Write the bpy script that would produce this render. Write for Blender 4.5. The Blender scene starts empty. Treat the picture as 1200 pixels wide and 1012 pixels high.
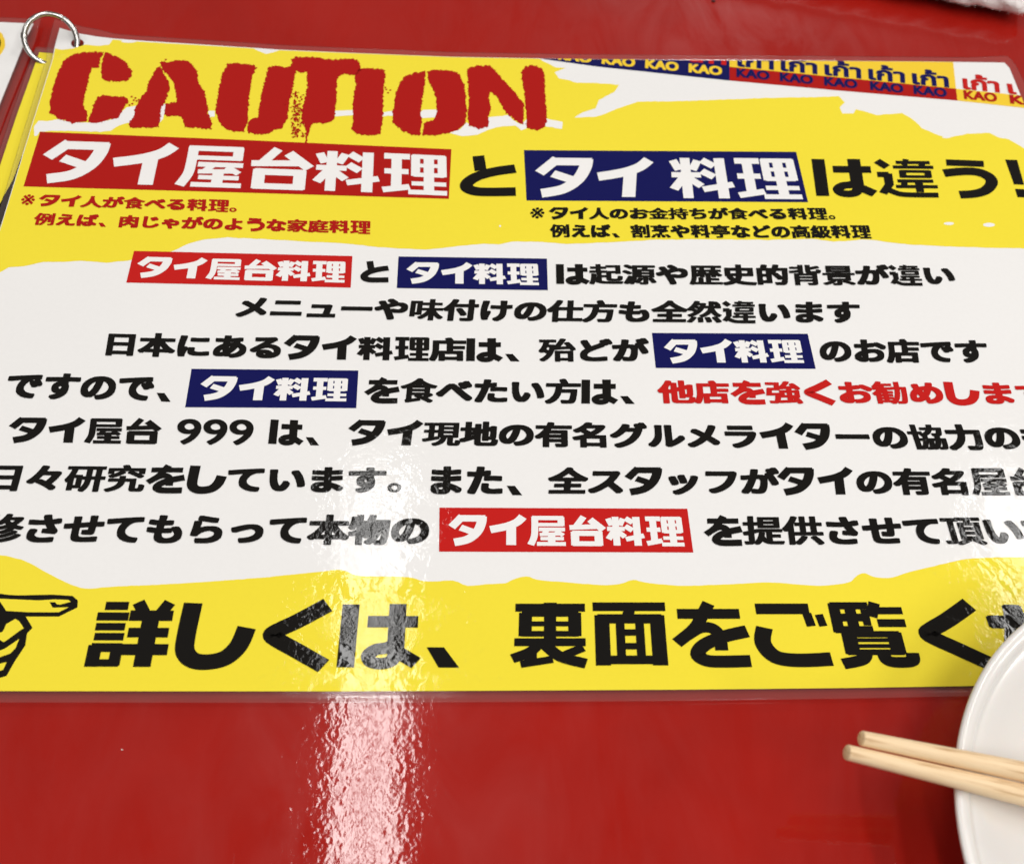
import bpy, bmesh, math, random
import numpy as np
from mathutils import Vector, Matrix
from mathutils.geometry import tessellate_polygon

# ------------------------------------------------------------------ camera
sc = bpy.context.scene
COL = sc.collection
FPX = 1336.93                       # focal length in photo pixels (1200 wide)
CAM = np.array([0.117779, -0.0896536, 0.226308])
PITCH, ROLL, YAW = 0.59789728, -0.06574112, 0.01050076
def rotm(w, p, k):
    cx, sx, cy, sy, cz, sz = math.cos(w), math.sin(w), math.cos(p), math.sin(p), math.cos(k), math.sin(k)
    Rx = np.array([[1,0,0],[0,cx,-sx],[0,sx,cx]]); Ry = np.array([[cy,0,sy],[0,1,0],[-sy,0,cy]])
    Rz = np.array([[cz,-sz,0],[sz,cz,0],[0,0,1]])
    return Rz @ Rx @ Ry
RM = rotm(PITCH, ROLL, YAW)
cd = bpy.data.cameras.new('camera'); cam = bpy.data.objects.new('camera', cd); COL.objects.link(cam)
cam.matrix_world = Matrix.Translation(Vector(CAM)) @ Matrix(RM.tolist()).to_4x4()
cd.sensor_width = 36; cd.lens = FPX / 1200 * 36; cd.clip_start = .01; cd.clip_end = 50
cd.dof.use_dof = True; cd.dof.focus_distance = .272; cd.dof.aperture_fstop = 22
sc.camera = cam
sc.render.resolution_x, sc.render.resolution_y = 1024, 863

# ------------------------------------------------------------------ light and exposure
w = bpy.data.worlds.new('World'); sc.world = w; w.use_nodes = True
bg = w.node_tree.nodes['Background']; bg.inputs[0].default_value = (1, .95, .89, 1); bg.inputs[1].default_value = .16
def lamp(name, x, y, z, sx, sy, power, col=(1, .985, .965)):
    l = bpy.data.lights.new(name, 'AREA'); l.shape = 'RECTANGLE'; l.size = sx; l.size_y = sy; l.energy = power; l.color = col
    o = bpy.data.objects.new(name, l); COL.objects.link(o); o.location = (x, y, z)
    return o
RAD = 16.5                           # radiance of the ceiling luminaires and the added fill lights
def lum(name, x, y, sx=.14, sy=1.2, k=1.0, z=1.7):
    return lamp(name, x, y, z, sx, sy, RAD * k * math.pi * sx * sy)
# each luminaire over the table: two tubes with a dimmer gap between
for nm, cx, cy, k in (('over_left', -.006, .47, 1.0), ('over_right', 1.235, .47, 1.0), ('back_left', -1.3, .5, .7), ('front_left', -.02, -1.3, .6),
                       ('front_right', 1.235, -1.3, 1.6), ('far_right', 2.5, -.6, 1.5), ('side_right', 2.5, 1.2, 1.6)):  # back, front, far and side ones: unseen fill lights added for brightness
    for sx_ in ((-.030, .030) if nm.startswith('over') else (0,)):
        lum('ceiling_light_' + nm, cx+sx_, cy, .040 if nm.startswith('over') else .15, 1.2, k * (1.3 if nm.startswith('over') else 1))
lum('ceiling_light_front_middle', .62, -.45, .15, .8, .9)  # unseen light added to drop shadows almost straight below the chopsticks
lum('ceiling_light_far', 1.15, 3.9, .5, 1.2, 1.3)  # unseen light added so its blurred reflection brightens the table's far end
vs = sc.view_settings; vs.view_transform = 'Standard'; vs.look = 'None'; vs.exposure = .18; vs.gamma = 1
sc.cycles.max_bounces = 8; sc.cycles.transparent_max_bounces = 16
sc.cycles.sample_clamp_indirect = 6

# ------------------------------------------------------------------ helpers
rng = random.Random(5)
def rays(P):
    P = np.asarray(P, float).reshape(-1, 2)
    d = np.stack([(P[:,0]-600)/FPX, -(P[:,1]-506)/FPX, -np.ones(len(P))], 1)
    return d @ RM.T
class Plane:                          # z = a + b*y
    def __init__(s, a, b): s.a, s.b = a, b
    def at(s, P, up=0.0):             # where the traced print lies on the sheet
        d = rays(P); a = s.a + up
        t = (a + s.b*CAM[1] - CAM[2]) / (d[:,2] - s.b*d[:,1])
        return CAM + d*t[:,None]
TOP = Plane(.0012, .0110)             # face of the top menu sheet, slightly propped up at the ring
SEC = Plane(.0006, .0078)
TAB = Plane(0, 0)

def link_mesh(name, V, F, mat, parent=None, smooth=False, origin=None):
    V = np.asarray(V, float)
    off = np.array(parent.location if parent else (origin if origin is not None else (0,0,0)))
    me = bpy.data.meshes.new(name); me.from_pydata((V - off).tolist(), [], [list(map(int, f)) for f in F])
    me.materials.append(mat)
    if smooth:
        me.polygons.foreach_set('use_smooth', [True]*len(me.polygons))
    me.update()
    o = bpy.data.objects.new(name, me); COL.objects.link(o)
    if parent: o.parent = parent
    elif origin is not None: o.location = origin
    return o
def tag(o, label=None, cat=None, group=None, kind=None):
    if label: o['label'] = label
    if cat: o['category'] = cat
    if group: o['group'] = group
    if kind: o['kind'] = kind
    return o
def empty(name, loc, label, cat, group=None):
    o = bpy.data.objects.new(name, None); COL.objects.link(o); o.location = loc; o.empty_display_size = .01
    return tag(o, label, cat, group)

def catmull(P, n=6, closed=True):
    P = np.asarray(P, float); N = len(P); out = []
    rngi = range(N) if closed else range(N-1)
    for i in rngi:
        if closed: a, b, c, d = P[(i-1)%N], P[i], P[(i+1)%N], P[(i+2)%N]
        else: a, b, c, d = P[max(i-1,0)], P[i], P[i+1], P[min(i+2,N-1)]
        for k in range(n):
            t = k/n
            out.append(.5*((2*b)+(-a+c)*t+(2*a-5*b+4*c-d)*t*t+(-a+3*b-3*c+d)*t**3))
    if not closed: out.append(P[-1])
    return np.array(out)
def rough(P, step=1.5, amp=.8, seed=0, closed=True):
    r = random.Random(seed); P = np.asarray(P, float); out = []; N = len(P)
    for i in range(N if closed else N-1):
        a, b = P[i], P[(i+1)%N]; L = np.linalg.norm(b-a); n = max(1, int(L/step))
        for k in range(n):
            p = a+(b-a)*k/n
            out.append(p+np.array([r.gauss(0, amp), r.gauss(0, amp)])*.6)
    return np.array(out)
def tess(loops):
    tr = tessellate_polygon([[Vector((p[0], p[1], 0)) for p in L] for L in loops])
    return tr

def fill_px(loops, plane, up):
    """loops traced on the print -> flat vertices and triangles on the sheet"""
    loops = [np.asarray(L, float) for L in loops]
    allp = np.concatenate(loops); V = plane.at(allp, up); F = []
    for t in tess(loops):
        a, b, c = allp[t[0]], allp[t[1]], allp[t[2]]
        cr = (b[0]-a[0])*(c[1]-a[1])-(b[1]-a[1])*(c[0]-a[0])
        if abs(cr) < 1e-9: continue
        F.append(t if cr < 0 else (t[0], t[2], t[1]))
    return V, F
def join(parts):
    V = []; F = []; n = 0
    for v, f in parts:
        V.append(v); F += [tuple(i+n for i in t) for t in f]; n += len(v)
    return np.concatenate(V), F
def print_shape(name, polys, mat, parent, up, plane=TOP):
    V, F = join([fill_px([p] if np.ndim(p[0][0]) == 0 else p, plane, up + 2e-6*i) for i, p in enumerate(polys)])
    return link_mesh(name, V, F, mat, parent)

# ------------------------------------------------------------------ materials
def lin(c): return tuple((x/255/12.92 if x <= 10 else ((x/255+.055)/1.055)**2.4) for x in c)
def mat_base(name):
    m = bpy.data.materials.new(name); m.use_nodes = True
    nt = m.node_tree; b = nt.nodes['Principled BSDF']
    return m, nt, b
def node(nt, t, **kw):
    n = nt.nodes.new(t)
    for k, v in kw.items(): setattr(n, k, v)
    return n
def noise(nt, scale, detail=3, rough_=.5, dist=0, vec=None):
    n = node(nt, 'ShaderNodeTexNoise'); n.inputs['Scale'].default_value = scale; n.inputs['Detail'].default_value = detail
    n.inputs['Roughness'].default_value = rough_; n.inputs['Distortion'].default_value = dist
    if vec: nt.links.new(vec, n.inputs['Vector'])
    return n
def mapping(nt, src, scale):
    m = node(nt, 'ShaderNodeMapping'); m.inputs['Scale'].default_value = scale; nt.links.new(src, m.inputs['Vector']); return m.outputs[0]
def math_(nt, op, a, b=None, c=None):
    n = node(nt, 'ShaderNodeMath', operation=op)
    for i, v in enumerate((a, b, c)):
        if v is None: continue
        if isinstance(v, (int, float)): n.inputs[i].default_value = v
        else: nt.links.new(v, n.inputs[i])
    return n.outputs[0]
def ramp(nt, src, stops):
    r = node(nt, 'ShaderNodeValToRGB'); nt.links.new(src, r.inputs[0]); e = r.color_ramp.elements
    e[0].position, e[0].color = stops[0][0], (*stops[0][1], 1); e[1].position, e[1].color = stops[-1][0], (*stops[-1][1], 1)
    for p, c in stops[1:-1]:
        x = e.new(p); x.color = (*c, 1)
    return r.outputs[0]
def bump(nt, h, dist, prev=None):
    b = node(nt, 'ShaderNodeBump'); b.inputs['Strength'].default_value = 1; b.inputs['Distance'].default_value = dist
    nt.links.new(h, b.inputs['Height'])
    if prev: nt.links.new(prev, b.inputs['Normal'])
    return b.outputs[0]
def film_bump(nt):
    """cockled, finely wrinkled laminate surface, the same over every ink"""
    g = node(nt, 'ShaderNodeNewGeometry').outputs['Position']
    big = noise(nt, 42, 2, .5, .4, g).outputs[0]
    mid = noise(nt, 270, 2, .5, .6, g).outputs[0]
    fine = noise(nt, 850, 3, .6, .8, g).outputs[0]
    mr = node(nt, 'ShaderNodeMapRange'); mr.interpolation_type = 'SMOOTHSTEP'
    nt.links.new(noise(nt, 95, 3, .55, .8, g).outputs[0], mr.inputs[0]); mr.inputs[1].default_value = .44; mr.inputs[2].default_value = .56
    mr.inputs[3].default_value = .12; mr.inputs[4].default_value = 1
    patch = math_(nt, 'MULTIPLY', fine, mr.outputs[0])
    b = bump(nt, big, 60e-6); b = bump(nt, mid, 42e-6, b); return bump(nt, patch, 22e-6, b)
def ink(name, col, var=.03):
    m, nt, b = mat_base(name)
    g = node(nt, 'ShaderNodeNewGeometry').outputs['Position']
    n = noise(nt, 900, 4, .65, 0, g).outputs[0]; n2 = noise(nt, 25, 3, .5, 0, g).outputs[0]
    f = math_(nt, 'ADD', math_(nt, 'MULTIPLY', n, var*1.5), math_(nt, 'MULTIPLY', n2, var))
    f = math_(nt, 'ADD', f, 1-var*1.25)
    mx = node(nt, 'ShaderNodeVectorMath', operation='SCALE'); mx.inputs[0].default_value = col[:3]; nt.links.new(f, mx.inputs['Scale'])
    nt.links.new(mx.outputs[0], b.inputs['Base Color'])
    b.inputs['Roughness'].default_value = .6; b.inputs['Specular IOR Level'].default_value = 0.0
    b.inputs['Coat Weight'].default_value = 1; b.inputs['Coat Roughness'].default_value = .022; b.inputs['Coat IOR'].default_value = 1.28
    nt.links.new(film_bump(nt), b.inputs['Coat Normal'])
    return m
WHITE = ink('white_card', (.80, .785, .77))
YEL = ink('yellow_ink', (.84, .69, .045))
REDT = ink('dark_red_ink', (.39, .010, .008))
RED = ink('red_ink', (.51, .014, .012))
NAVY = ink('navy_ink', (.007, .008, .085), .0)
BLACK = ink('black_ink', (.009, .008, .007), .0)
GOLD = ink('amber_ink', (.84, .57, .04))
PAPERW = ink('white_ink', (.82, .80, .785))
def film_mat():
    m, nt, b = mat_base('clear_laminate'); nt.nodes.remove(b)
    out = nt.nodes['Material Output']
    tr = node(nt, 'ShaderNodeBsdfTransparent'); tr.inputs[0].default_value = (.985, .985, .985, 1)
    df = node(nt, 'ShaderNodeBsdfDiffuse'); df.inputs[0].default_value = (.80, .62, .58, 1)
    gl = node(nt, 'ShaderNodeBsdfGlossy'); gl.inputs['Roughness'].default_value = .12
    g = node(nt, 'ShaderNodeNewGeometry').outputs['Position']
    b1 = bump(nt, noise(nt, 45, 2, .5, .4, g).outputs[0], 160e-6)
    b1 = bump(nt, noise(nt, 350, 3, .5, .5, mapping(nt, g, (.35, 1, 1))).outputs[0], 40e-6, b1)
    nt.links.new(b1, gl.inputs['Normal'])
    fr = node(nt, 'ShaderNodeFresnel'); fr.inputs[0].default_value = 1.5; nt.links.new(b1, fr.inputs['Normal'])
    m1 = node(nt, 'ShaderNodeMixShader'); m1.inputs[0].default_value = .055
    nt.links.new(tr.outputs[0], m1.inputs[1]); nt.links.new(df.outputs[0], m1.inputs[2])
    m2 = node(nt, 'ShaderNodeMixShader'); nt.links.new(math_(nt, 'MULTIPLY', fr.outputs[0], .75), m2.inputs[0])
    nt.links.new(m1.outputs[0], m2.inputs[1]); nt.links.new(gl.outputs[0], m2.inputs[2])
    nt.links.new(m2.outputs[0], out.inputs[0]); return m
FILM = film_mat()
def table_mat():
    m, nt, b = mat_base('red_lacquer')
    g = node(nt, 'ShaderNodeNewGeometry').outputs['Position']
    blot = noise(nt, 14, 5, .6, .8, g).outputs[0]
    c = ramp(nt, blot, [(.3, (.305, .0078, .0040)), (.7, (.36, .0098, .0052))])
    nt.links.new(c, b.inputs['Base Color'])
    # smeared wipe marks: broad haze lobe that varies in strength
    sm = noise(nt, 30, 5, .62, 1.5, mapping(nt, g, (1.6, .6, 1))).outputs[0]
    hz = node(nt, 'ShaderNodeMapRange'); nt.links.new(sm, hz.inputs[0]); hz.inputs[1].default_value = .35; hz.inputs[2].default_value = .7
    hz.inputs[3].default_value = .01; hz.inputs[4].default_value = .11
    nt.links.new(hz.outputs[0], b.inputs['Specular IOR Level'])
    b.inputs['Roughness'].default_value = .34
    b.inputs['Coat Weight'].default_value = 1; b.inputs['Coat IOR'].default_value = 1.42
    cr = node(nt, 'ShaderNodeMapRange'); nt.links.new(sm, cr.inputs[0]); cr.inputs[1].default_value = .3; cr.inputs[2].default_value = .75
    cr.inputs[3].default_value = .03; cr.inputs[4].default_value = .06; nt.links.new(cr.outputs[0], b.inputs['Coat Roughness'])
    # hairline scratches and dull rub marks
    sc1 = noise(nt, 90, 2, .5, 0, mapping(nt, g, (14, .5, 1))).outputs[0]
    sc2 = math_(nt, 'GREATER_THAN', sc1, .76)
    rgh = math_(nt, 'ADD', cr.outputs[0], math_(nt, 'MULTIPLY', sc2, .16)); nt.links.new(rgh, b.inputs['Coat Roughness'])
    op = noise(nt, 620, 2, .5, .25, mapping(nt, g, (1.1, .9, 1))).outputs[0]
    amp = math_(nt, 'ADD', .35, math_(nt, 'MULTIPLY', noise(nt, 110, 2, .5, 0, g).outputs[0], 1.3))
    b1 = bump(nt, noise(nt, 60, 2, .5, 0, g).outputs[0], 45e-6)
    b1 = bump(nt, math_(nt, 'MULTIPLY', op, amp), 24e-6, b1)
    nt.links.new(b1, b.inputs['Coat Normal'])
    return m
TABLE = table_mat()

# ------------------------------------------------------------------ table top (setting)
def rounded_slab(x0, y0, x1, y1, z0, z1, name, mat):
    bm = bmesh.new(); bmesh.ops.create_cube(bm, size=1)
    for v in bm.verts: v.co = ((x0+x1)/2+v.co.x*(x1-x0), (y0+y1)/2+v.co.y*(y1-y0), (z0+z1)/2+v.co.z*(z1-z0))
    bmesh.ops.bevel(bm, geom=bm.edges[:], offset=.004, segments=3, affect='EDGES', profile=.5)
    me = bpy.data.meshes.new(name); bm.to_mesh(me); bm.free(); me.materials.append(mat)
    o = bpy.data.objects.new(name, me); COL.objects.link(o); return o
tag(rounded_slab(-.45, -.28, .75, .62, -.03, 0, 'table_top', TABLE), kind='structure')

# ------------------------------------------------------------------ menu sheets
def inset_px(loop, d):
    """offset a closed outline outward by d[i] (screen-traced outline, clockwise in the photo)"""
    P = np.asarray(loop, float); N = len(P); out = []
    for i in range(N):
        a, b, c = P[i-1], P[i], P[(i+1)%N]
        e1 = (b-a)/np.linalg.norm(b-a); e2 = (c-b)/np.linalg.norm(c-b)
        n1 = np.array([e1[1], -e1[0]]); n2 = np.array([e2[1], -e2[0]])
        n = n1+n2; n /= max(np.dot(n, n)/2, .5)
        out.append(b+n*(d[i] if np.ndim(d) else d))
    return np.array(out)
def slab_from(loops, plane, thick, mat, name, parent, up=0):
    """solid sheet: traced outline(s) on top, thickness below"""
    V, F = fill_px(loops, plane, up); n = len(V); D = V.copy(); D[:,2] -= thick
    F = list(F); F2 = [(c+n, b+n, a+n) for a, b, c in F]; S = []; k = 0
    for L in loops:
        m = len(L)
        for i in range(m): S.append((k+i, k+(i+1)%m, k+(i+1)%m+n, k+i+n))
        k += m
    return link_mesh(name, np.concatenate([V, D]), F+F2+S, mat, parent)
def ring_film(inner, d, plane, name, parent, up, holes=None):
    d = np.asarray(d, float)*np.ones(len(inner)); n = len(inner); F = []
    # step down from the card, flat margin, slightly raised cut edge, side wall
    rows = [plane.at(inner, up), plane.at(inset_px(inner, d*.12), up-.00006), plane.at(inset_px(inner, d-1.5), up-.00006), plane.at(inset_px(inner, d-.7), up+.00003), plane.at(inset_px(inner, d), up-.00004)]
    V3 = rows[-1].copy(); V3[:,2] -= .0002; rows.append(V3)
    for k in range(len(rows)-1):
        for i in range(n):
            jj = (i+1)%n; F.append((k*n+i, k*n+jj, (k+1)*n+jj, (k+1)*n+i))
    return link_mesh(name, np.concatenate(rows), F, FILM, parent, True)
def dense(P, step=25):
    P = np.asarray(P, float); out = []
    for i in range(len(P)):
        a, b = P[i], P[(i+1)%len(P)]; n = max(1, int(np.linalg.norm(b-a)/step))
        out += [a+(b-a)*k/n for k in range(n)]
    return np.array(out)

menu = empty('menu_sheet', TOP.at([(640, 440)])[0], 'laminated yellow and white caution menu sheet lying face up on the red table', 'menu sheet', 'laminated sheets on the binder ring')
TOPEDGE = [(70,33),(80,36),(93,39.5),(113,43),(135,45.5),(160,47.5),(230,52),(297,56.3),(325,58.3),(430,63),(528,66.8),(624,68.6),(700,69.6),(800,70.6),(967,71.5),(1090,72.4),(1177,73.6)]
BOTEDGE = [(1486,797),(1300,800.5),(1140,803),(1000,805.3),(800,807.3),(560,808.6),(400,809.3),(200,809.2),(0,809),(-168,809)]
RIGHT = [(1183,80),(1192,102),(1300,363)]
LEFT = [(-80,532),(0,268),(33,160),(61.5,69),(64,55)]
PAPER = dense(TOPEDGE+RIGHT+BOTEDGE+LEFT, 30)
hole = [(90.8+7.6*math.cos(a), 51+5.6*math.sin(a)) for a in np.linspace(0, 2*math.pi, 24, endpoint=False)]
slab_from([PAPER, np.array(hole)[::-1]], TOP, .00012, WHITE, 'card', menu)
dd = []
for x, y in PAPER:
    if y > 700: dd.append(13.5 - max(0, x-700)*.003)
    elif x < 62 and y > 60: dd.append(7)
    elif y < 90 and x > 125: dd.append(5.5 if x < 1170 else 8)
    elif x > 1000: dd.append(10)
    else: dd.append(8.5)
ring_film(PAPER, dd, TOP, 'laminate_border', menu, -.00005)

U = 2.5e-5                            # printed layers, 25 microns apart
# yellow fields
top_yel_low = [(-80,332),(-40,326),(0,319),(10,313),(28,312),(50,307),(75,307),(100,305.5),(125,308),(150,305),(180,300),(203,294),(222,285),(240,280.5),(267,278),(320,281),(360,283),(400,285),(450,290),(500,292.5),(530,289),(567,285.5),(585,286.5),(600,283),(635,283.5),(663,286),(693,285),(733,283),(767,281),(820,280.5),(900,281),(955,280),(977,283),(990,282.5),(1010,281),(1027,281.5),(1045,284.5),(1067,286.5),(1117,289),(1160,290.5),(1200,291),(1260,289)]
white_right = [(633,69.2),(637,72),(652,79.5),(663,80),(650,85),(655,92),(677,97),(700,97.5),(725,100),(720,108),(702,117),(698,127),(683,132),(673,138),(700,136.5),(711,133),(723,127.5),(747,119.5),(800,118.5),(860,116.5),(900,115),(950,114),(983,113),(990,120),(984,126),(987,133),(1000,133),(1003,128),(1015,131),(1027,135),(1047,133.5),(1057,132.5),(1070,140),(1080,150),(1095,157),(1110,161.5),(1133,157),(1160,156),(1170,161),(1183,163.5),(1200,174),(1225,188)]
ytop = [(64.5,57),(72,58.5),(85,57.2),(100,52.5),(115,54),(128,52.5),(132,46.5),(146,48)] + [(297,56.9),(303,60),(312,63.5),(322,61),(327,59)] + [(x, y+.3) for x, y in TOPEDGE[9:12]] + [(633,69.2)]
yel_top = ytop + list(map(tuple, rough(white_right, 4, .35, 3, False))) + [(1260,289)] + list(map(tuple, rough(top_yel_low[::-1], 6, .3, 4, False))) + [(-5,285),(0.6,268.3),(33.5,160.5),(62,69.5)]
bot_low = [(-200,640),(-40,648),(0,650),(15,653),(30,657),(50,668),(75,681),(90,687),(107,689.5),(130,687),(200,684),(300,677),(370,670),(400,667.5),(418,674),(440,675),(455,675),(480,676),(500,681),(530,680),(548,686),(570,684),(592,683),(600,679),(617,675),(630,679),(665,682),(700,685),(725,684),(742,679),(755,682),(800,686),(860,684),(900,682),(930,684),(958,686),(985,684),(997,681),(1003,675),(1012,671),(1020,674),(1030,676.5),(1047,676),(1065,670),(1095,663),(1130,655),(1160,653),(1200,653),(1250,656),(1390,662)]
yel_bot = list(map(tuple, rough(catmull(bot_low, 3, False), 5, .25, 9, False))) + [(1420,655),(1485,796.6)] + [(x, y+.3) for x, y in BOTEDGE[1:]] + [(-168,809.2)]
print_shape('yellow_field', [yel_top], YEL, menu, U)
print_shape('yellow_field', [yel_bot], YEL, menu, U)
# white brush strokes and specks over the yellow
def q(px, ox, oy, s): return [(ox+x/s, oy+y/s) for x, y in px]
sp = []
sp.append(rough(q([(0,715),(0,650),(30,610),(110,610),(170,598),(260,620),(400,625),(480,615),(560,598),(610,550),(650,515),(720,505),(720,560),(690,620),(640,630),(590,645),(540,680),(460,688),(300,682),(160,680),(40,686),(20,712)], 40, 40, 6), 3, .3, 1))
sp.append(q([(885,500),(925,490),(915,560),(905,600),(880,625)], 40, 40, 6))
sp.append(q([(85,540),(130,540),(130,580),(85,585)], 230, 40, 6))
sp.append(q([(975,540),(1100,535),(1105,570),(975,580)], 230, 40, 6))
sp.append(rough(q([(125,425),(190,415),(190,442),(130,445)], 420, 40, 4.615), 3, .3, 2))
sp.append(q([(325,432),(350,410),(430,408),(425,450),(335,456)], 420, 40, 4.615))
sp.append(rough(q([(490,535),(550,515),(585,478),(610,500),(690,505),(700,450),(810,440),(840,470),(880,490),(890,480),(910,460),(910,510),(880,522),(850,495),(760,500),(700,520),(640,545),(560,553)], 420, 40, 4.615), 3, .3, 3))
sp.append(rough(q([(1010,455),(1050,465),(1105,475),(1100,515),(1050,505),(1010,500)], 420, 40, 4.615), 3, .3, 4))
for cx, cy, rx, ry in ((1112,262,6,1.8),(1159,263.5,7,2.4),(1109,161,5,1),(151,48.6,9,1.8),(586,265,1.2,1.2)):
    sp.append([(cx+rx*math.cos(a), cy+ry*math.sin(a)) for a in np.linspace(0, 6.28, 14, endpoint=False)])
for p_ in sp: print_shape('white_brush_stroke', [p_], PAPERW, menu, 2*U)

# diagonal strip of words along the top edge
edge = catmull(TOPEDGE[11:], 3, False)
strip_bot = [(633,69.4),(700,78.2),(855,94.6),(980,106),(1122,118),(1200,127),(1216,130)]
row = [(780,70.6),(855,78.5),(980,90.6),(1122,104.3),(1200,112),(1209,113)]
def tedge(x0, x1, n=8):
    T = np.array(TOPEDGE); return [(x, float(np.interp(x, T[:,0], T[:,1]))+.15) for x in np.linspace(x0, x1, n)]
def on(line, x): L = np.array(line); return float(np.interp(x, L[:,0], L[:,1]))
print_shape('word_strip', [tedge(633,855)+[(855,on(strip_bot,855)),(700,78.2)]], NAVY, menu, 2*U)
print_shape('word_strip', [tedge(855,1117)+[(1120.4,104.1),(980,90.6),(855,78.5)]], GOLD, menu, 2*U)
print_shape('word_strip', [[(855,78.5),(980,90.6),(1120.4,104.1),(1122,118),(980,106),(855,94.6)]], REDT, menu, 2*U)
print_shape('word_strip', [[(1120.4,104.1),(1196.5,112),(1202,126.8),(1122,118)]], GOLD, menu, 2*U)

# coloured boxes behind words
for name, Q, m in (('red_word_box', [(47,154.5),(288,164.2),(529,175),(526,233),(277,225.5),(27.5,218.5)], REDT),
                   ('navy_word_box', [(614,176),(933,178),(947,237),(617,235)], NAVY),
                   ('red_word_box', [(157,294),(413,300),(411,337),(148,331)], RED),
                   ('navy_word_box', [(467,300.5),(641,303),(642,340),(465,337.5)], NAVY),
                   ('navy_word_box', [(764,390),(946.5,391),(956,432),(768.5,431)], NAVY),
                   ('navy_word_box', [(224.5,432),(420,434),(417.5,478),(217,477)], NAVY),
                   ('red_word_box', [(515,594.5),(805.5,595.8),(812.5,647),(514.5,646)], RED)):
    print_shape(name, [Q], m, menu, 3*U)

# the grunge stencil word CAUTION
c1 = lambda P: q(P, 40, 40, 6); c2 = lambda P: q(P, 230, 40, 6); c3 = lambda P: q(P, 420, 40, 4.615)
LET = {
'C': [c1([(490,128),(440,126),(380,128),(330,128),(290,138),(240,165),(200,195),(185,240),(160,280),(150,330),(130,370),(120,430),(108,490),(115,530),(105,555),(150,575),(170,600),(220,608),(260,625),(365,620),(372,600),(375,545),(350,520),(345,480),(360,420),(375,350),(390,290),(405,240),(455,235),(465,180)]),
      c1([(500,125),(550,145),(600,165),(655,210),(665,235),(695,262),(680,300),(660,330),(600,335),(510,332),(475,310),(470,240),(480,180)]),
      c1([(375,620),(385,595),(410,540),(425,480),(450,440),(490,430),(560,440),(630,436),(655,455),(665,480),(640,500),(610,560),(590,590),(540,598),(480,615),(430,628)])],
'A': [c1([(890,230),(860,240),(830,290),(805,340),(790,400),(755,440),(730,480),(705,540),(700,590),(668,620),(668,660),(870,658),(885,610),(895,520),(920,480),(935,440),(955,380),(945,330),(920,290)]),
      c1([(885,200),(900,190),(940,200),(1000,183),(1080,190),(1120,225),(1145,260),(1150,320),(1170,370),(1200,405),(1210,460),(1220,500),(1225,560),(1250,620),(1245,670),(1140,662),(1060,655),(1045,600),(1030,580),(980,575),(930,585),(915,560),(925,490),(1005,475),(1000,430),(985,380),(985,350),(960,310),(930,280),(900,245)])],
'U': [c2([(215,210),(270,202),(340,210),(400,215),(430,235),(395,290),(385,350),(375,430),(370,500),(360,560),(365,600),(335,690),(270,688),(210,670),(180,645),(150,600),(135,540),(140,480),(155,410),(165,350),(185,280),(205,230)]),
      c2([(510,230),(560,222),(620,232),(668,228),(705,258),(690,320),(675,400),(655,460),(650,540),(640,600),(600,660),(540,680),(490,705),(410,705),(360,690),(360,640),(375,600),(430,580),(445,500),(455,430),(470,370),(490,300),(500,250)])],
'T': [c2([(664,235),(670,180),(700,160),(770,160),(850,165),(900,175),(1000,178),(1060,172),(1130,180),(1150,205),(1156,250),(1120,292),(1040,280),(1010,290),(990,330),(985,420),(980,500),(975,590),(950,615),(880,630),(830,625),(810,640),(790,690),(775,770),(765,768),(770,690),(760,640),(740,600),(745,520),(770,430),(780,350),(775,265),(740,268),(702,262)])],
'I': [[(421,80.5),(430,80),(449,81),(452,86),(450,100),(449,118),(449,135),(446,157),(433,159),(418,157),(412,152),(414,140),(413,123),(415,110),(417,98),(415.5,88)]],
'O': [c3([(365,200),(320,205),(260,225),(225,260),(205,310),(195,370),(185,420),(185,480),(210,500),(240,525),(290,545),(335,548),(345,460),(335,430),(345,380),(355,300),(360,240)]),
      c3([(375,198),(430,192),(510,200),(545,220),(560,250),(575,275),(580,330),(585,400),(580,480),(545,515),(490,535),(410,548),(345,548),(355,480),(410,460),(425,420),(420,350),(400,290),(375,250)])],
'N': [c3([(590,185),(640,170),(710,168),(740,195),(770,235),(800,265),(850,320),(895,375),(893,490),(870,480),(810,440),(775,390),(750,340),(715,310),(705,350),(720,400),(700,450),(703,500),(650,515),(600,495),(590,440),(598,360),(595,280),(590,220)]),
      c3([(880,210),(900,175),(940,168),(995,185),(1008,230),(1010,300),(1015,380),(1020,460),(1010,505),(965,522),(910,508),(908,440),(900,340),(890,270)])],
}
for i, (k, polys) in enumerate(LET.items()):
    P = [rough(p, 1.15, .9, 10*i+j) for j, p in enumerate(polys)]
    r = random.Random(i+40)
    if k == 'T':                      # spatter between the U and the T
        for _ in range(95):
            y = r.uniform(400, 725); x = r.gauss(705, 28)
            if y > 620: x = r.gauss(715, 30)
            a = r.uniform(0, 3.1); l = r.uniform(5, 20); h = r.uniform(3, 9)
            P.append(c2([(x+l*math.cos(a), y+l*math.sin(a)), (x-h*math.sin(a), y+h*math.cos(a)), (x-l*math.cos(a), y-l*math.sin(a)), (x+h*math.sin(a), y-h*math.cos(a))]))
    if k == 'A':
        for x, y in ((685,440),(700,465),(720,470),(735,462),(670,500),(690,490),(925,180),(712,450)):
            P.append(c1([(x-8, y-3), (x+5, y-7), (x+8, y+4), (x-3, y+7)]))
    if k == 'O':
        for x, y in ((150,300),(172,304),(160,318),(145,290)):
            P.append(c3([(x-6, y-2), (x+5, y-5), (x+6, y+2), (x-3, y+4)]))
    o = print_shape('stencil_letter', [p for p in P], REDT, menu, 4*U)

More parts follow.
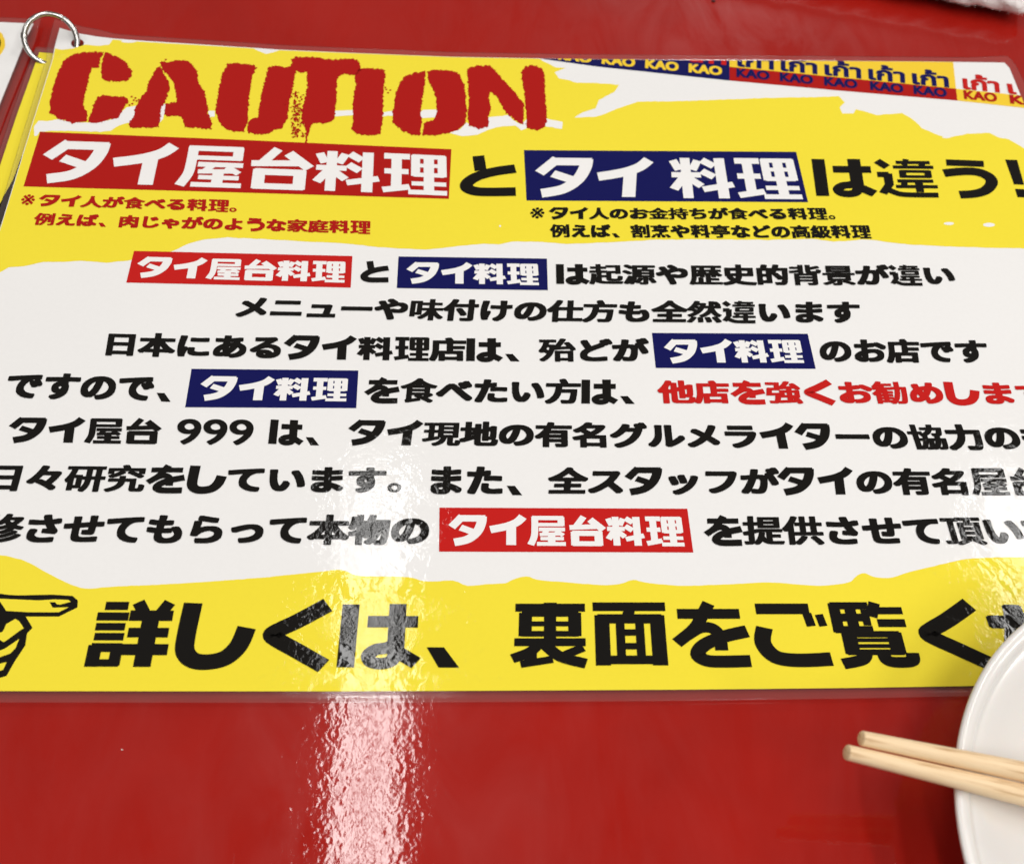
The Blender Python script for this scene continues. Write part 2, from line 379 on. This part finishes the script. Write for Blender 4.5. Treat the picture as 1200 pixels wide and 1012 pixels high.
# pointing hand
hs = lambda P: q(P, 0, 680, 8.433)
hand_out = hs([(-420,160),(0,128),(80,140),(180,145),(520,138),(715,150),(770,195),(765,265),(580,355),(255,355),(322,465),(268,520),(250,640),(150,790),(65,940),(0,960),(-150,965),(-420,900)])
hand_in = [hs([(-380,200),(0,178),(150,185),(380,195),(540,185),(675,190),(700,208),(590,238),(560,232),(545,212),(490,212),(520,268),(590,265),(680,262),(580,312),(280,312),(60,298),(0,205),(-60,330),(-380,420)]),
           hs([(60,430),(150,378),(190,400),(235,470),(200,490),(50,600),(30,605),(0,585),(-60,560),(-20,520),(25,505),(45,470)]),
           hs([(-120,720),(0,690),(50,670),(190,575),(160,650),(150,670),(100,720),(0,755),(-110,790)]),
           hs([(-100,835),(0,820),(65,805),(30,880),(0,890),(-100,900)])]
print_shape('pointing_hand', [hand_out], BLACK, menu, 2*U)
print_shape('pointing_hand_fill', hand_in, YEL, menu, 3*U)

# ------------------------------------------------------------------ lettering
# heavy gothic characters drawn stroke by stroke on a 100 x 100 body ("w x y x y ...", ~ = smooth curve, # = filled outline)
STROKES = {
'タ': "17 31 99 3 61;16 20 92 94 92;~19 85 99 83 74 72 44 48 19 12 8;15 27 60 76 38",
'イ': "~18 91 99 74 79 44 64 2 53;19 59 68 59 0",
'台': "13 45 100 21 62;12 5 62 86 66;15 62 90 97 54;16 19 48 19 0;16 83 48 83 0;13 12 42 90 42;12 12 6 90 6",
'屋': "11 10 94.5 96 94.5;14 89 98 89 67;9 14 71.5 94 71.5;~14 17 99 17 60 15 30 5 1;10 28 55 99 55;10 52 54 40 38;9 30 37 90 40;10 74 50 94 34;9 32 23 95 23;15 62 40 62 4;10 22 4.5 100 4.5",
'料': "14 25 100 25 0;11 1 58 49 58;12 5 94 14 70;12 46 94 36 70;13 23 56 3 22;12 27 52 48 30;15 82 100 82 0;12 50 22 100 35;13 53 95 72 80;13 51 68 70 53",
'理': "12 1 94 42 94;11 2 56 40 56;14 21 94 21 12;12 0 8 42 18;9 46 95.5 98 95.5;12 51 99 51 46;12 93 99 93 46;8 48 73 96 73;9 48 49.5 96 49.5;14 72 99 72 4;9 45 27 99 27;10 40 5 100 5",
'と': "16 31 100 36 62;~17 96 67 62 60 32 48 15 32 14 18 28 9 52 7 96 8",
'は': "17 10 99 9 0;14 33 72 98 72;17 71 100 71 26;~14 71 38 60 31 46 28 37 19 41 9 54 6 67 11 71 26;15 60 34 98 7",
'う': "13 16 93 80 90;~16 9 64 40 69 66 68 84 56 88 39 76 19 56 9 30 6",
'！': "#38 100 62 100 60 34 40 34;#39 22 61 22 61 0 39 0",
'く': "~19 86 98 50 73 27 59 18 51 27 42 52 26 88 2",
'し': "~20 17 100 15 50 17 24 30 10 50 8 70 15 84 34 91 62",
'、': "#4 32 26 32 46 0 20 0",
'を': "13 8 83 92 83;14 52 100 35 68;~14 38 72 26 56 4 36;~14 18 48 36 60 52 60 61 48 62 24;~16 99 55 66 46 40 33 30 18 40 8 60 6 98 7",
'ご': "14 8 91 80 91;~18 16 61 11 36 24 14 52 8 97 10;10 76 84 79 63;9 92 82 95 63",
'詳': "11 10 95 40 95;11 2 78.5 43 78.5;10 3 62.5 41 62.5;10 4 47 42 47;12 3 30 42 30;10 3 6 42 6;15 8 34 8 0;13 36 34 36 2;14 52 101 62 84;14 93 101 84 84;14 44 80 100 80;13 46 53.5 98 53.5;15 42 27 101 27;19 72 84 72 0",
'裏': "15 50 101 50 90;11 3 93 97 93;8 12 83 88 83;7 12 67 88 67;8 12 51 88 51;15 17 85 17 47;15 83 85 83 47;14 50 86 50 32;11 3 37.5 97 37.5;~13 36 36 24 22 1 11;14 25 22 25 2;10 12 2 54 10;~14 44 33 64 14 97 3;11 94 29 68 16",
'面': "12 1 94.5 99 94.5;13 52 94 46 74;13 7 75 93 75;17 13 81 13 0;17 87 81 87 0;12 7 9 93 9;10 37 75 37 8;10 63 75 63 8;9 37 53 63 53;9 37 31 63 31",
'覧': "10 3 96 54 96;13 8 100 8 53;10 3 57.5 54 57.5;11 8 77 50 77;13 29 96 29 58;9 48 90 48 64;13 64 101 56 78;10 58 88 99 88;11 62 68 99 68;9 13 50 87 50;17 20 53 20 18;17 80 53 80 18;5.5 13 40.5 87 40.5;5.5 13 31 87 31;8 13 21 87 21;~15 38 22 30 9 4 2;~15 60 22 61 10 70 5 88 5 96 9 97 20",
'違': "14 4 96 20 79;13 1 59 21 59;14 19 62 19 30;13 20 34 6 8;~12 14 20 34 7 60 4.5 100 4.5;8 36 92 94 92;9 54 101 50 84;8 30 79.5 99 79.5;10 80 92 80 79;7 42 68 91 68;7 42 54 91 54;11 45 71 45 51;11 88 71 88 51;8 34 42 95 42;8 30 27 101 27;12 70 46 70 12;10 46 42 44 28",
}
def stroke_poly(P, wd):
    P = np.asarray(P, float); n = len(P); Lf = []; Rt = []
    for i in range(n):
        e1 = P[i]-P[i-1] if i else P[1]-P[0]; e2 = P[i+1]-P[i] if i < n-1 else e1
        e1 = e1/np.linalg.norm(e1); e2 = e2/np.linalg.norm(e2)
        nn = np.array([-e1[1]-e2[1], e1[0]+e2[0]]); nn = nn/max(nn@nn, .8)*2
        Lf.append(P[i]+nn*wd/2); Rt.append(P[i]-nn*wd/2)
    V = Lf+Rt; F = [(n+i, n+i+1, i+1, i) for i in range(n-1)]
    return V, F
def drawn(ch, kw=1.0):
    out = []
    for k, st in enumerate(STROKES[ch].split(';')):
        fl = st[0] if st[0] in '~#' else ''; v = [float(x) for x in st.lstrip('~#').split()]
        if fl == '#':
            P = np.array(v).reshape(-1, 2); V = [tuple(p) for p in P]; F = [tuple(range(len(V)))[::-1]]
        else:
            P = np.array(v[1:]).reshape(-1, 2)
            if fl: P = catmull(P, 6, False)
            V, F = stroke_poly(P, v[0]*kw*(1.33 if ch in 'とはう' else 1.25 if ch in 'タイくしをご台' else 1.19 if ch in '詳裏面覧屋料理' else 1.13))
        V = np.array(V)*[.0094, .0096]+[.03, -.10]
        out.append((V, F, k))
    return out
_gc = {}
def glyph(s):
    if s in _gc: return _gc[s]
    c = bpy.data.curves.new('t', 'FONT'); c.body = s; c.resolution_u = 5
    o = bpy.data.objects.new('t', c); COL.objects.link(o); bpy.context.view_layer.update()
    ev = o.evaluated_get(bpy.context.evaluated_depsgraph_get()); me = ev.to_mesh()
    V = np.array([v.co[:2] for v in me.vertices]); F = [tuple(p.vertices) for p in me.polygons]
    if len(F):
        a = sum((V[f[1]][0]-V[f[0]][0])*(V[f[2]][1]-V[f[0]][1])-(V[f[1]][1]-V[f[0]][1])*(V[f[2]][0]-V[f[0]][0]) for f in F)
        if a < 0: F = [f[::-1] for f in F]
    ev.to_mesh_clear(); bpy.data.objects.remove(o); bpy.data.curves.remove(c)
    _gc[s] = (V, F); return V, F
DENSE = set('屋違覧裏歴源起景背然味研究協修提供頂殆強勧現理料食例割烹亭高級家庭金持')
MIDK = set('台有名店日本々地全方付仕他物史的面詳人肉')
def weight(ch):
    if ch in DENSE: return .042, .025
    if ch in MIDK: return .052, .037
    if ch in '、。': return .018, .018
    if ch in '※': return .015, .012
    return .057, .045
def run(name, text, top, bot, mat, up=5*U, k=1.0, whole=None, clip=None, plane=TOP):
    """set a line of bold lettering between two traced lines on the sheet"""
    parts = []
    if whole: items = [(text, 0, whole)]
    else: items = [(ch, i, weight(ch)) for i, ch in enumerate(text) if ch != '　']
    for ch, x0, (dx, dy) in items:
        if ch in STROKES:
            parts += [(V+np.array([x0, 0]), F, j) for V, F, j in drawn(ch, .98 if k > 1.05 or text in ('タイ', '料理') or top[0][1] > 690 or 182 < top[0][1] < 188 else 1.12)]; continue
        V, F = glyph(ch); dx *= k if not whole else 1; dy *= k if not whole else 1
        offs = [(0,0)]
        for a in np.linspace(0, 2*math.pi, 20, endpoint=False):      # squarish pen outline
            ca, sa = math.cos(a), math.sin(a); e = (abs(ca)**9+abs(sa)**9)**(-1/9)
            offs.append((dx*ca*e, dy*sa*e))
        if dx > .04: offs += [(dx*.5, dy*.5), (-dx*.5, dy*.5), (dx*.5, -dy*.5), (-dx*.5, -dy*.5)]
        for j, (ox, oy) in enumerate(offs):
            parts.append((V+np.array([x0+ox, oy]), F, j))
    A = np.concatenate([p[0] for p in parts]); lo, hi = A.min(0), A.max(0)
    T = np.array(top, float); B = np.array(bot, float)
    def curve(C, s):
        if len(C) == 2: return C[0]+(C[1]-C[0])*s[:,None]
        sm = (C[1][0]-C[0][0])/(C[2][0]-C[0][0])
        y = C[0][1]*(s-sm)*(s-1)/(sm) + C[1][1]*s*(s-1)/(sm*(sm-1)) + C[2][1]*s*(s-sm)/(1-sm)
        return np.stack([C[0][0]+(C[2][0]-C[0][0])*s, y], 1)
    VV = []; FF = []; n = 0
    for V, F, j in parts:
        s = (V[:,0]-lo[0])/(hi[0]-lo[0]); t = (V[:,1]-lo[1])/(hi[1]-lo[1])
        P = curve(B, s)*(1-t)[:,None]+curve(T, s)*t[:,None]
        VV.append(plane.at(P, up+j*.8e-6)); FF += [tuple(i+n for i in f) for f in F]; n += len(V)
    o = link_mesh(name, np.concatenate(VV), FF, mat, menu)
    if clip:
        (x1, y1), (x2, y2) = clip
        a, b = plane.at([(x1, y1), (x2, y2)]); off = np.array(menu.location)
        nrm = Vector((-(b-a)[1], (b-a)[0], 0)).normalized()
        bm = bmesh.new(); bm.from_mesh(o.data)
        bmesh.ops.bisect_plane(bm, geom=bm.verts[:]+bm.edges[:]+bm.faces[:], plane_co=Vector(a-off), plane_no=nrm, clear_outer=True)
        bm.to_mesh(o.data); bm.free()
    return o
R_ = 'lettering'
# headline
run(R_, 'タイ屋台料理', [(56,163),(290,170.6),(523,180.5)], [(40,214.5),(281,221.5),(524,230.5)], PAPERW, k=1.25)
run(R_, 'と', [(541,182),(605,182)], [(538,230),(606,230)], BLACK, k=1.4)
run(R_, 'タイ', [(630,183),(766,184.5)], [(622,231.5),(764,232.5)], PAPERW)
run(R_, '料理', [(782,184.5),(929,186)], [(786,232.5),(941,233.5)], PAPERW)
run(R_, 'は違う', [(950,185),(1165,187)], [(957,231.5),(1173,233)], BLACK, k=1.4)
run(R_, '！', [(1178,187),(1192,187.5)], [(1192,231),(1206,231.5)], BLACK, k=1.5)
run(R_, 'タイ人が食べる料理。', [(47,227.6),(160,230.4),(278,233.8)], [(43,241.8),(158,245.2),(277,249.5)], REDT)
run(R_, '例えば、肉じゃがのような家庭料理', [(42,249),(240,254),(434,258.8)], [(38,264.3),(238,269.6),(434,275)], REDT)
run(R_, 'タイ人のお金持ちが食べる料理。', [(643,242.5),(976,243)], [(643,257.3),(980,258)], BLACK)
run(R_, '例えば、割烹や料亭などの高級料理', [(644,262.5),(1018,264)], [(645,278.3),(1022,279.5)], BLACK)
run(R_, '※', [(27,227.5),(42,228)], [(23,240),(39.5,240.5)], REDT, whole=(.008,.006))
run(R_, '※', [(622,243),(638,243)], [(621,256),(638,256)], BLACK, whole=(.008,.006))
# body
run(R_, 'タイ屋台料理', [(163,300),(405,305.5)], [(157,325.5),(404,332)], PAPERW)
run(R_, 'と', [(423,305.5),(456,306)], [(422,331),(456,331)], BLACK)
run(R_, 'タイ料理', [(477,306.5),(630,308)], [(475,332.5),(632,335)], PAPERW)
run(R_, 'は起源や歴史的背景が違い', [(651,308.5),(885,309.5),(1116,310)], [(652,333.5),(885,335),(1121,335)], BLACK)
run(R_, 'メニューや味付けの仕方も全然違います', [(281,346),(640,351),(1007,352)], [(275,372.5),(640,377.5),(1009,379)], BLACK)
run(R_, '日本にあるタイ料理店は、殆どが', [(128,387.5),(430,393),(760,395)], [(123,417.5),(430,423),(762,425)], BLACK)
run(R_, 'タイ料理', [(777,397),(937,397)], [(780,426),(943,426)], PAPERW)
run(R_, 'のお店です', [(959,396.5),(1155,397.5)], [(962,425),(1160,425.5)], BLACK)
run(R_, 'ですので、', [(12,436),(203,440)], [(2,466.5),(200,470.5)], BLACK)
run(R_, 'タイ料理', [(237,439.5),(408,442)], [(231,469.5),(406,471)], PAPERW)
run(R_, 'を食べたい方は、', [(429,441.5),(743,443.5)], [(425,472.5),(744,474.5)], BLACK)
run(R_, '他店を強くお勧めします', [(769,443.5),(1226,445.5)], [(772,474.5),(1236,476)], RED)
run(R_, 'タイ屋台', [(12,488),(191,489)], [(7,519),(188,521)], BLACK)
run(R_, '999', [(209,490.5),(298,491.5)], [(205,520.5),(296,521.5)], BLACK, whole=(.02, .016))
run(R_, 'は、', [(317,491),(375,493)], [(314,521),(374,523)], BLACK)
run(R_, 'タイ現地の有名グルメライターの協力のも', [(410,491),(800,494),(1229,496)], [(404,522),(800,526),(1244,528.5)], BLACK)
run(R_, '日々研究をしています。', [(-7,542),(240,544),(471,545.5)], [(-17,577),(240,578.5),(470,579)], BLACK)
run(R_, 'また、', [(506,546),(612,546.5)], [(504,579),(612,580)], BLACK)
run(R_, '全スタッフがタイの有名屋台', [(644,546),(1222,547)], [(640,580),(1232,581)], BLACK)
run(R_, '修させてもらって本物の', [(-17,601),(240,602),(504,603)], [(-27,636),(240,637.5),(502,638.5)], BLACK)
run(R_, 'タイ屋台料理', [(526,602),(798,603.5)], [(524,639.5),(803,641)], PAPERW)
run(R_, 'を提供させて頂いて', [(824,603),(1235,603)], [(825,639.5),(1250,640)], BLACK)
run(R_, '詳しくは、', [(116,700),(540,702)], [(97,786.5),(538,787.5)], BLACK, k=1.35)
run(R_, '裏面をご覧ください', [(600,701),(1423,701)], [(597,785),(1467,784)], BLACK, k=1.35)
# KAO strip
def yb(x): return 79+.0965*(x-745)
def yt(x): return 80.2+.1*(x-885)
def clipline(x): return ((x-20, on(TOPEDGE, x-20)+.3), (x+50, on(TOPEDGE, x+50)+.3))
for i, x in enumerate((654,705,756,807,863,914,966,1020,1071,1130,1184)):
    m = GOLD if x < 860 else (NAVY if x < 1120 else REDT)
    lean = (x-855)*.0004*11; wd = 39 if x < 1180 else 17
    txt = 'KAO' if x < 1180 else 'K'
    run('strip_lettering', txt, [(x-lean, yb(x)-10.5), (x+wd-lean, yb(x+wd)-10.5)], [(x, yb(x)), (x+wd, yb(x+wd))], m, whole=(.05,.035), clip=clipline(x) if x < 860 else None)
for i, x in enumerate((808,864,915,966.5,1018,1069.5,1129,1182)):
    m = RED if x < 860 or x > 1120 else NAVY
    lean = (x-855)*.0004*18; wd = 43 if x < 1180 else 10
    txt = 'เก้า' if x < 1180 else 'เ'; h = 19 if x < 1180 else 12
    run('strip_lettering', txt, [(x-lean, yt(x)-h), (x+wd-lean, yt(x+wd)-h)], [(x, yt(x)), (x+wd, yt(x+wd))], m, whole=(.036,.03), clip=clipline(x) if x < 1100 else None)

# second sheet under the first, same ring
m2 = empty('menu_sheet', SEC.at([(300, 480)])[0], 'yellow laminated sheet peeking out beneath the left edge of the caution sheet', 'menu sheet', 'laminated sheets on the binder ring')
S2 = dense([(46,61.5),(120,67),(700,90),(1150,96),(1270,360),(1440,780),(800,790),(-190,792),(-130,600),(0,194),(20,134)], 40)
slab_from([S2], SEC, .00012, YEL, 'card', m2, up=-.0003)
ring_film(S2, 6, SEC, 'laminate_border', m2, -.00035)
print_shape('black_print', [rough([(22,192),(36,160),(25,205),(-4,275),(-30,340),(-30,290),(0,238),(15,211)], 4, .5, 7)], BLACK, m2, 0, SEC)

# flipped page at far left
m3 = empty('menu_sheet', TAB.at([(-60, 120)])[0], 'white laminated page flipped over to the left of the binder ring', 'menu sheet', 'laminated sheets on the binder ring')
FL = Plane(.0009, .004)
S3 = dense([(-420,10),(-200,17),(0,26.2),(39,27.8),(31,44),(0,121),(-100,390),(-180,600),(-700,600)], 30)
slab_from([S3], FL, .00035, WHITE, 'card', m3)
ring_film(S3, [11 if (x > 0 and y > 28) or (y > 100 and x > -185) else 5.5 for x, y in S3], FL, 'laminate_border', m3, -.00005)
el = lambda cx, cy, rx, ry: [(cx+rx*math.cos(a), cy+ry*math.sin(a)) for a in np.linspace(0, 6.28, 26, endpoint=False)]
print_shape('printed_badge', [rough(el(-9,51,15,17), 2, .4, 8)], GOLD, m3, U, FL)
print_shape('printed_badge_centre', [rough(el(-11,50,12,11), 2, .4, 8)], BLACK, m3, 2*U, FL)
# lowest sheet: only its clear border shows
m4 = empty('menu_sheet', TAB.at([(300, 300)])[0], 'lowest laminated sheet of the stack with only its clear border showing', 'menu sheet', 'laminated sheets on the binder ring')
LOW = Plane(.0004, .003)
S4 = dense([(52,75),(600,105),(1100,112),(1400,760),(-150,770),(-180,750),(-110,520),(0,205),(30,128)], 40)
slab_from([S4], LOW, .0003, WHITE, 'card', m4)
ring_film(S4, 17, LOW, 'laminate_border', m4, -.00005)
S4b = inset_px(S4, 17)

# ------------------------------------------------------------------ binder ring
def metal():
    m, nt, b = mat_base('nickel_plated_steel'); b.inputs['Base Color'].default_value = (.44, .43, .41, 1)
    b.inputs['Metallic'].default_value = 1; b.inputs['Roughness'].default_value = .16
    g = node(nt, 'ShaderNodeNewGeometry').outputs['Position']
    nt.links.new(bump(nt, noise(nt, 900, 3, .5, 0, g).outputs[0], 20e-6), b.inputs['Normal']); return m
METAL = metal()
def torus(c, e1, e2, R, r, a0, a1, n=90, m=12):
    n3 = np.cross(e1, e2); V = []; F = []
    for i in range(n+1):
        a = a0+(a1-a0)*i/n; rad = e1*math.cos(a)+e2*math.sin(a)
        for j in range(m):
            b = 2*math.pi*j/m; V.append(c+rad*(R+r*math.cos(b))+n3*r*math.sin(b))
    for i in range(n):
        for j in range(m): F.append((i*m+j, (i+1)*m+j, (i+1)*m+(j+1)%m, i*m+(j+1)%m))
    F.append(tuple(range(m))[::-1]); F.append(tuple(n*m+j for j in range(m)))
    return V, F
Hh = TOP.at([(90.5, 52)])[0]; Q2 = TOP.at([(44.5, 71)], -.0012)[0]
ch = Hh-Q2; L = np.linalg.norm(ch); e1 = ch/L
perp = np.cross(np.array([0,0,1.]), e1); perp /= np.linalg.norm(perp)      # away from the camera
tilt = math.radians(44)
e2 = perp*math.cos(tilt)+np.array([0,0,1.])*math.sin(tilt); e2 -= e1*np.dot(e1, e2); e2 /= np.linalg.norm(e2)
RR = .0073
cc = (Hh+Q2)/2+e2*math.sqrt(max(RR**2-(L/2)**2, 1e-8))
ringe = empty('binder_ring', tuple(cc), 'small silver metal binder ring through the punched corner of the sheets', 'ring')
V, F = torus(cc, e1, e2, RR, .00086, math.radians(150), math.radians(395)); link_mesh('ring_half', V, F, METAL, ringe, True)
V, F = torus(cc, e1, e2, RR, .00080, math.radians(35), math.radians(150)); link_mesh('ring_half', V, F, METAL, ringe, True)
V, F = torus(cc, e1, e2, RR, .00102, math.radians(144), math.radians(154), 8); link_mesh('hinge', V, F, METAL, ringe, True)

# ------------------------------------------------------------------ plate
def porcelain():
    m, nt, b = mat_base('white_melamine'); b.inputs['Base Color'].default_value = (.75, .715, .68, 1)
    b.inputs['Roughness'].default_value = .28; b.inputs['Coat Weight'].default_value = 1; b.inputs['Coat Roughness'].default_value = .12
    b.inputs['Subsurface Weight'].default_value = .08; b.inputs['Subsurface Scale'].default_value = .004
    g = node(nt, 'ShaderNodeNewGeometry').outputs['Position']
    nt.links.new(bump(nt, noise(nt, 60, 3, .5, 0, g).outputs[0], 60e-6), b.inputs['Normal']); return m
PORC = porcelain()
pc = (.2675, -.0393, 0)
pe = empty('small_plate', pc, 'small round white plate with raised rim at the lower right of the table', 'plate')
def lathe(prof, n=128):
    V = []; F = []; m = len(prof)
    for i in range(n):
        a = 2*math.pi*i/n
        for r, z in prof: V.append((pc[0]+r*math.cos(a), pc[1]+r*math.sin(a), z))
    for i in range(n):
        for j in range(m-1): F.append((i*m+j, ((i+1)%n)*m+j, ((i+1)%n)*m+j+1, i*m+j+1))
    return V, F
R0 = .0553
inner = [(0,.0050),(.012,.0051),(.022,.0056),(.030,.0068),(.037,.0088),(.043,.0115),(.0475,.0140),(.0500,.0156),(.0513,.0161),(.0519,.0163),(.0522,.0169)]
V, F = lathe(inner[::-1]); link_mesh('dish', V, [f[::-1] for f in F], PORC, pe, True)
rim = [(.0522,.0169),(.0526,.01735),(.0531,.0176),(.0539,.0179),(.0547,.0180),(.0552,.01775),(.0553,.0173),(.0550,.0169)]
V, F = lathe(rim); link_mesh('rim', V, F, PORC, pe, True)
out = [(.0550,.0169),(.0525,.0150),(.047,.0100),(.040,.0055),(.033,.0030),(.0325,.0006),(.0305,.0004),(.0300,.0025),(.012,.0026),(0,.0026)]
V, F = lathe(out); link_mesh('underside', V, F, PORC, pe, True)
for o in pe.children:
    o.data.validate(); bm = bmesh.new(); bm.from_mesh(o.data); bmesh.ops.remove_doubles(bm, verts=bm.verts[:], dist=1e-6); bm.to_mesh(o.data); bm.free()
    o.data.polygons.foreach_set('use_smooth', [True]*len(o.data.polygons))

# ------------------------------------------------------------------ chopsticks
def wood():
    m, nt, b = mat_base('pale_bamboo')
    tc = node(nt, 'ShaderNodeTexCoord').outputs['Object']
    n = noise(nt, 60, 5, .6, .3, mapping(nt, tc, (.6, 12, 12))).outputs[0]
    n2 = noise(nt, 700, 3, .6, 0, mapping(nt, tc, (.12, 3, 3))).outputs[0]
    n = math_(nt, 'ADD', math_(nt, 'MULTIPLY', n, .6), math_(nt, 'MULTIPLY', n2, .4))
    c = ramp(nt, n, [(.36, (.50, .30, .14)), (.47, (.82, .60, .36)), (.62, (.86, .67, .43))])
    nt.links.new(c, b.inputs['Base Color']); b.inputs['Roughness'].default_value = .5; b.inputs['Specular IOR Level'].default_value = .35
    nt.links.new(bump(nt, n, 60e-6), b.inputs['Normal']); return m
WOOD = wood()
def at_h(p, h): return Plane(h, 0).at([p])[0]
def chopstick(pa, ha, pb, hb, ra, rb, ext, label):
    A, B = at_h(pa, ha), at_h(pb, hb); d = (B-A)/np.linalg.norm(B-A); L = np.linalg.norm(B-A)*ext
    up = np.array([0,0,1.]); e = np.cross(up, d); e /= np.linalg.norm(e); f = np.cross(d, e)
    rk = (rb-ra)/np.linalg.norm(B-A)
    o = empty('chopstick', tuple(A), label, 'chopstick', 'pair of chopsticks on the plate')
    V = []; F = []; m = 20
    prof = [(0, .0), (0, .88), (.00008, .95), (.00025, .99), (.0005, 1.0)]+[(t, 1.0) for t in np.linspace(.004, L, 24)]
    for x, k in prof:
        r = (ra+rk*x)*k
        for j in range(m):
            b = 2*math.pi*j/m; V.append((x, r*math.cos(b), r*math.sin(b)))
    for i in range(len(prof)-1):
        for j in range(m): F.append((i*m+j, i*m+(j+1)%m, (i+1)*m+(j+1)%m, (i+1)*m+j))
    F.append(tuple((len(prof)-1)*m+j for j in range(m)))
    me = bpy.data.meshes.new('shaft'); me.from_pydata(V, [], F); me.materials.append(WOOD)
    me.polygons.foreach_set('use_smooth', [True]*len(me.polygons))
    s = bpy.data.objects.new('shaft', me); COL.objects.link(s); s.parent = o
    o.rotation_euler = Matrix(np.stack([d, e, f], 1).tolist()).to_euler()
    return o
chopstick((992,881), .0265, (1200,931), .0160, .00140, .00208, 1.9, 'nearer pale wooden chopstick, its blunt end reaching farther left past the plate rim')
chopstick((1009,864.5), .0265, (1200,904), .0175, .00138, .00196, 1.9, 'farther pale wooden chopstick, its blunt end stopping short behind the nearer one')

# ------------------------------------------------------------------ towel
def terry():
    m, nt, b = mat_base('white_terry'); b.inputs['Base Color'].default_value = (.86, .80, .78, 1); b.inputs['Roughness'].default_value = .95
    b.inputs['Sheen Weight'].default_value = .3
    g = node(nt, 'ShaderNodeNewGeometry').outputs['Position']
    nt.links.new(bump(nt, noise(nt, 700, 4, .6, 0, g).outputs[0], 500e-6), b.inputs['Normal']); return m
TERRY = terry()
tw = empty('hand_towel', tuple(TAB.at([(1150,-60)])[0]), 'rolled white terry hand towel at the upper right edge of the table', 'towel')
a, b_ = TAB.at([(1072,8), (1196,31)]); dirx = (b_-a)/np.linalg.norm(b_-a); diry = np.cross([0,0,1.], dirx)
Lx, Ly, Hz = np.linalg.norm(b_-a)+.0, .09, .010
bm = bmesh.new()
NU, NV = 60, 50
r2 = np.random.RandomState(3)
V = []; F = []
x_l, x_r = -.09, Lx+.001
ph = r2.rand(8)*6
for i in range(NU+1):
    for j in range(NV):
        u = i/NU; a2 = 2*math.pi*j/NV
        ends = min(1, math.sqrt(max(0, 1-max(0, (u-.96)/.04)**2))+1e-3) * min(1, math.sqrt(max(0, 1-max(0, (.03-u)/.03)**2))+1e-3)
        cs, sn = math.cos(a2), math.sin(a2)
        sq = 1/((abs(cs)**3.2+abs(sn)**3.2)**(1/3.2))
        yy = Ly/2+cs*sq*Ly/2*(.94+.06*ends); zz = Hz/2+sn*sq*Hz/2*(.35+.65*ends)
        xx = x_l+(x_r-x_l)*u
        wv = .0006*math.sin(xx*310+ph[0]+3*cs)+.0005*math.sin(xx*620+ph[1]+5*sn)
        V.append(a+dirx*xx+diry*(yy+wv)+np.array([0,0,zz+.0006+abs(wv)*.5]))
for i in range(NU):
    for j in range(NV): F.append((i*NV+j, (i+1)*NV+j, (i+1)*NV+(j+1)%NV, i*NV+(j+1)%NV))
F += [tuple(range(NV))[::-1], tuple(NU*NV+j for j in range(NV))]
link_mesh('towel_roll', V, F, TERRY, tw, True)
VA = np.array(V); fv = []; ff = []
r3 = random.Random(11)
for _ in range(16000):                # terry loops: fine fibres standing off the cloth
    i = r3.randrange(int(NU*.35), NU); j = r3.randrange(NV); p = VA[i*NV+j]; p2 = VA[(i+1)*NV+(j+1)%NV]; t = r3.random(); s = r3.random()
    q0 = p+(VA[(i+1)*NV+j]-p)*t+(VA[i*NV+(j+1)%NV]-p)*s
    cen = a+dirx*(np.dot(q0-a, dirx))+diry*Ly/2+np.array([0,0,Hz/2]); n_ = q0-cen; n_[2] *= 6; n_ /= np.linalg.norm(n_)
    n_ = n_+np.array([r3.gauss(0,.6) for _ in range(3)]); n_ /= np.linalg.norm(n_)
    if q0[2] + n_[2]*.001 < .0003: n_[2] = abs(n_[2])
    ln = r3.uniform(.0004, .0012); sd = np.array([r3.gauss(0,1) for _ in range(3)]); sd = np.cross(sd, n_); sd /= np.linalg.norm(sd)+1e-9
    k = len(fv); fv += [q0-sd*.00006, q0+sd*.00006, q0+n_*ln]; ff.append((k, k+1, k+2))
o = link_mesh('terry_pile', fv, ff, TERRY, tw); o['kind'] = 'stuff'

# small crumbs and lint on the table
def speck(px, r, mat, label, name='crumb'):
    bm = bmesh.new(); bmesh.ops.create_icosphere(bm, subdivisions=1, radius=r)
    rr = random.Random(int(px[0]))
    for v in bm.verts: v.co *= rr.uniform(.6, 1.2)
    me = bpy.data.meshes.new(name); bm.to_mesh(me); bm.free(); me.materials.append(mat)
    o = bpy.data.objects.new(name, me); COL.objects.link(o); p = TAB.at([px])[0]; o.location = (p[0], p[1], r*.5); o.scale = (1.3, 1, .5)
    return tag(o, label, 'crumb')
def plain(name, c):
    m, nt, b = mat_base(name); b.inputs['Base Color'].default_value = (*c, 1); b.inputs['Roughness'].default_value = .8; return m
speck((836,2), .0006, plain('dark_crumb', (.03,.01,.01)), 'tiny dark crumb on the red table above the sheet')
speck((143,878), .00016, plain('pale_lint', (.7,.6,.55)), 'tiny pale crumb on the red table below the sheet')
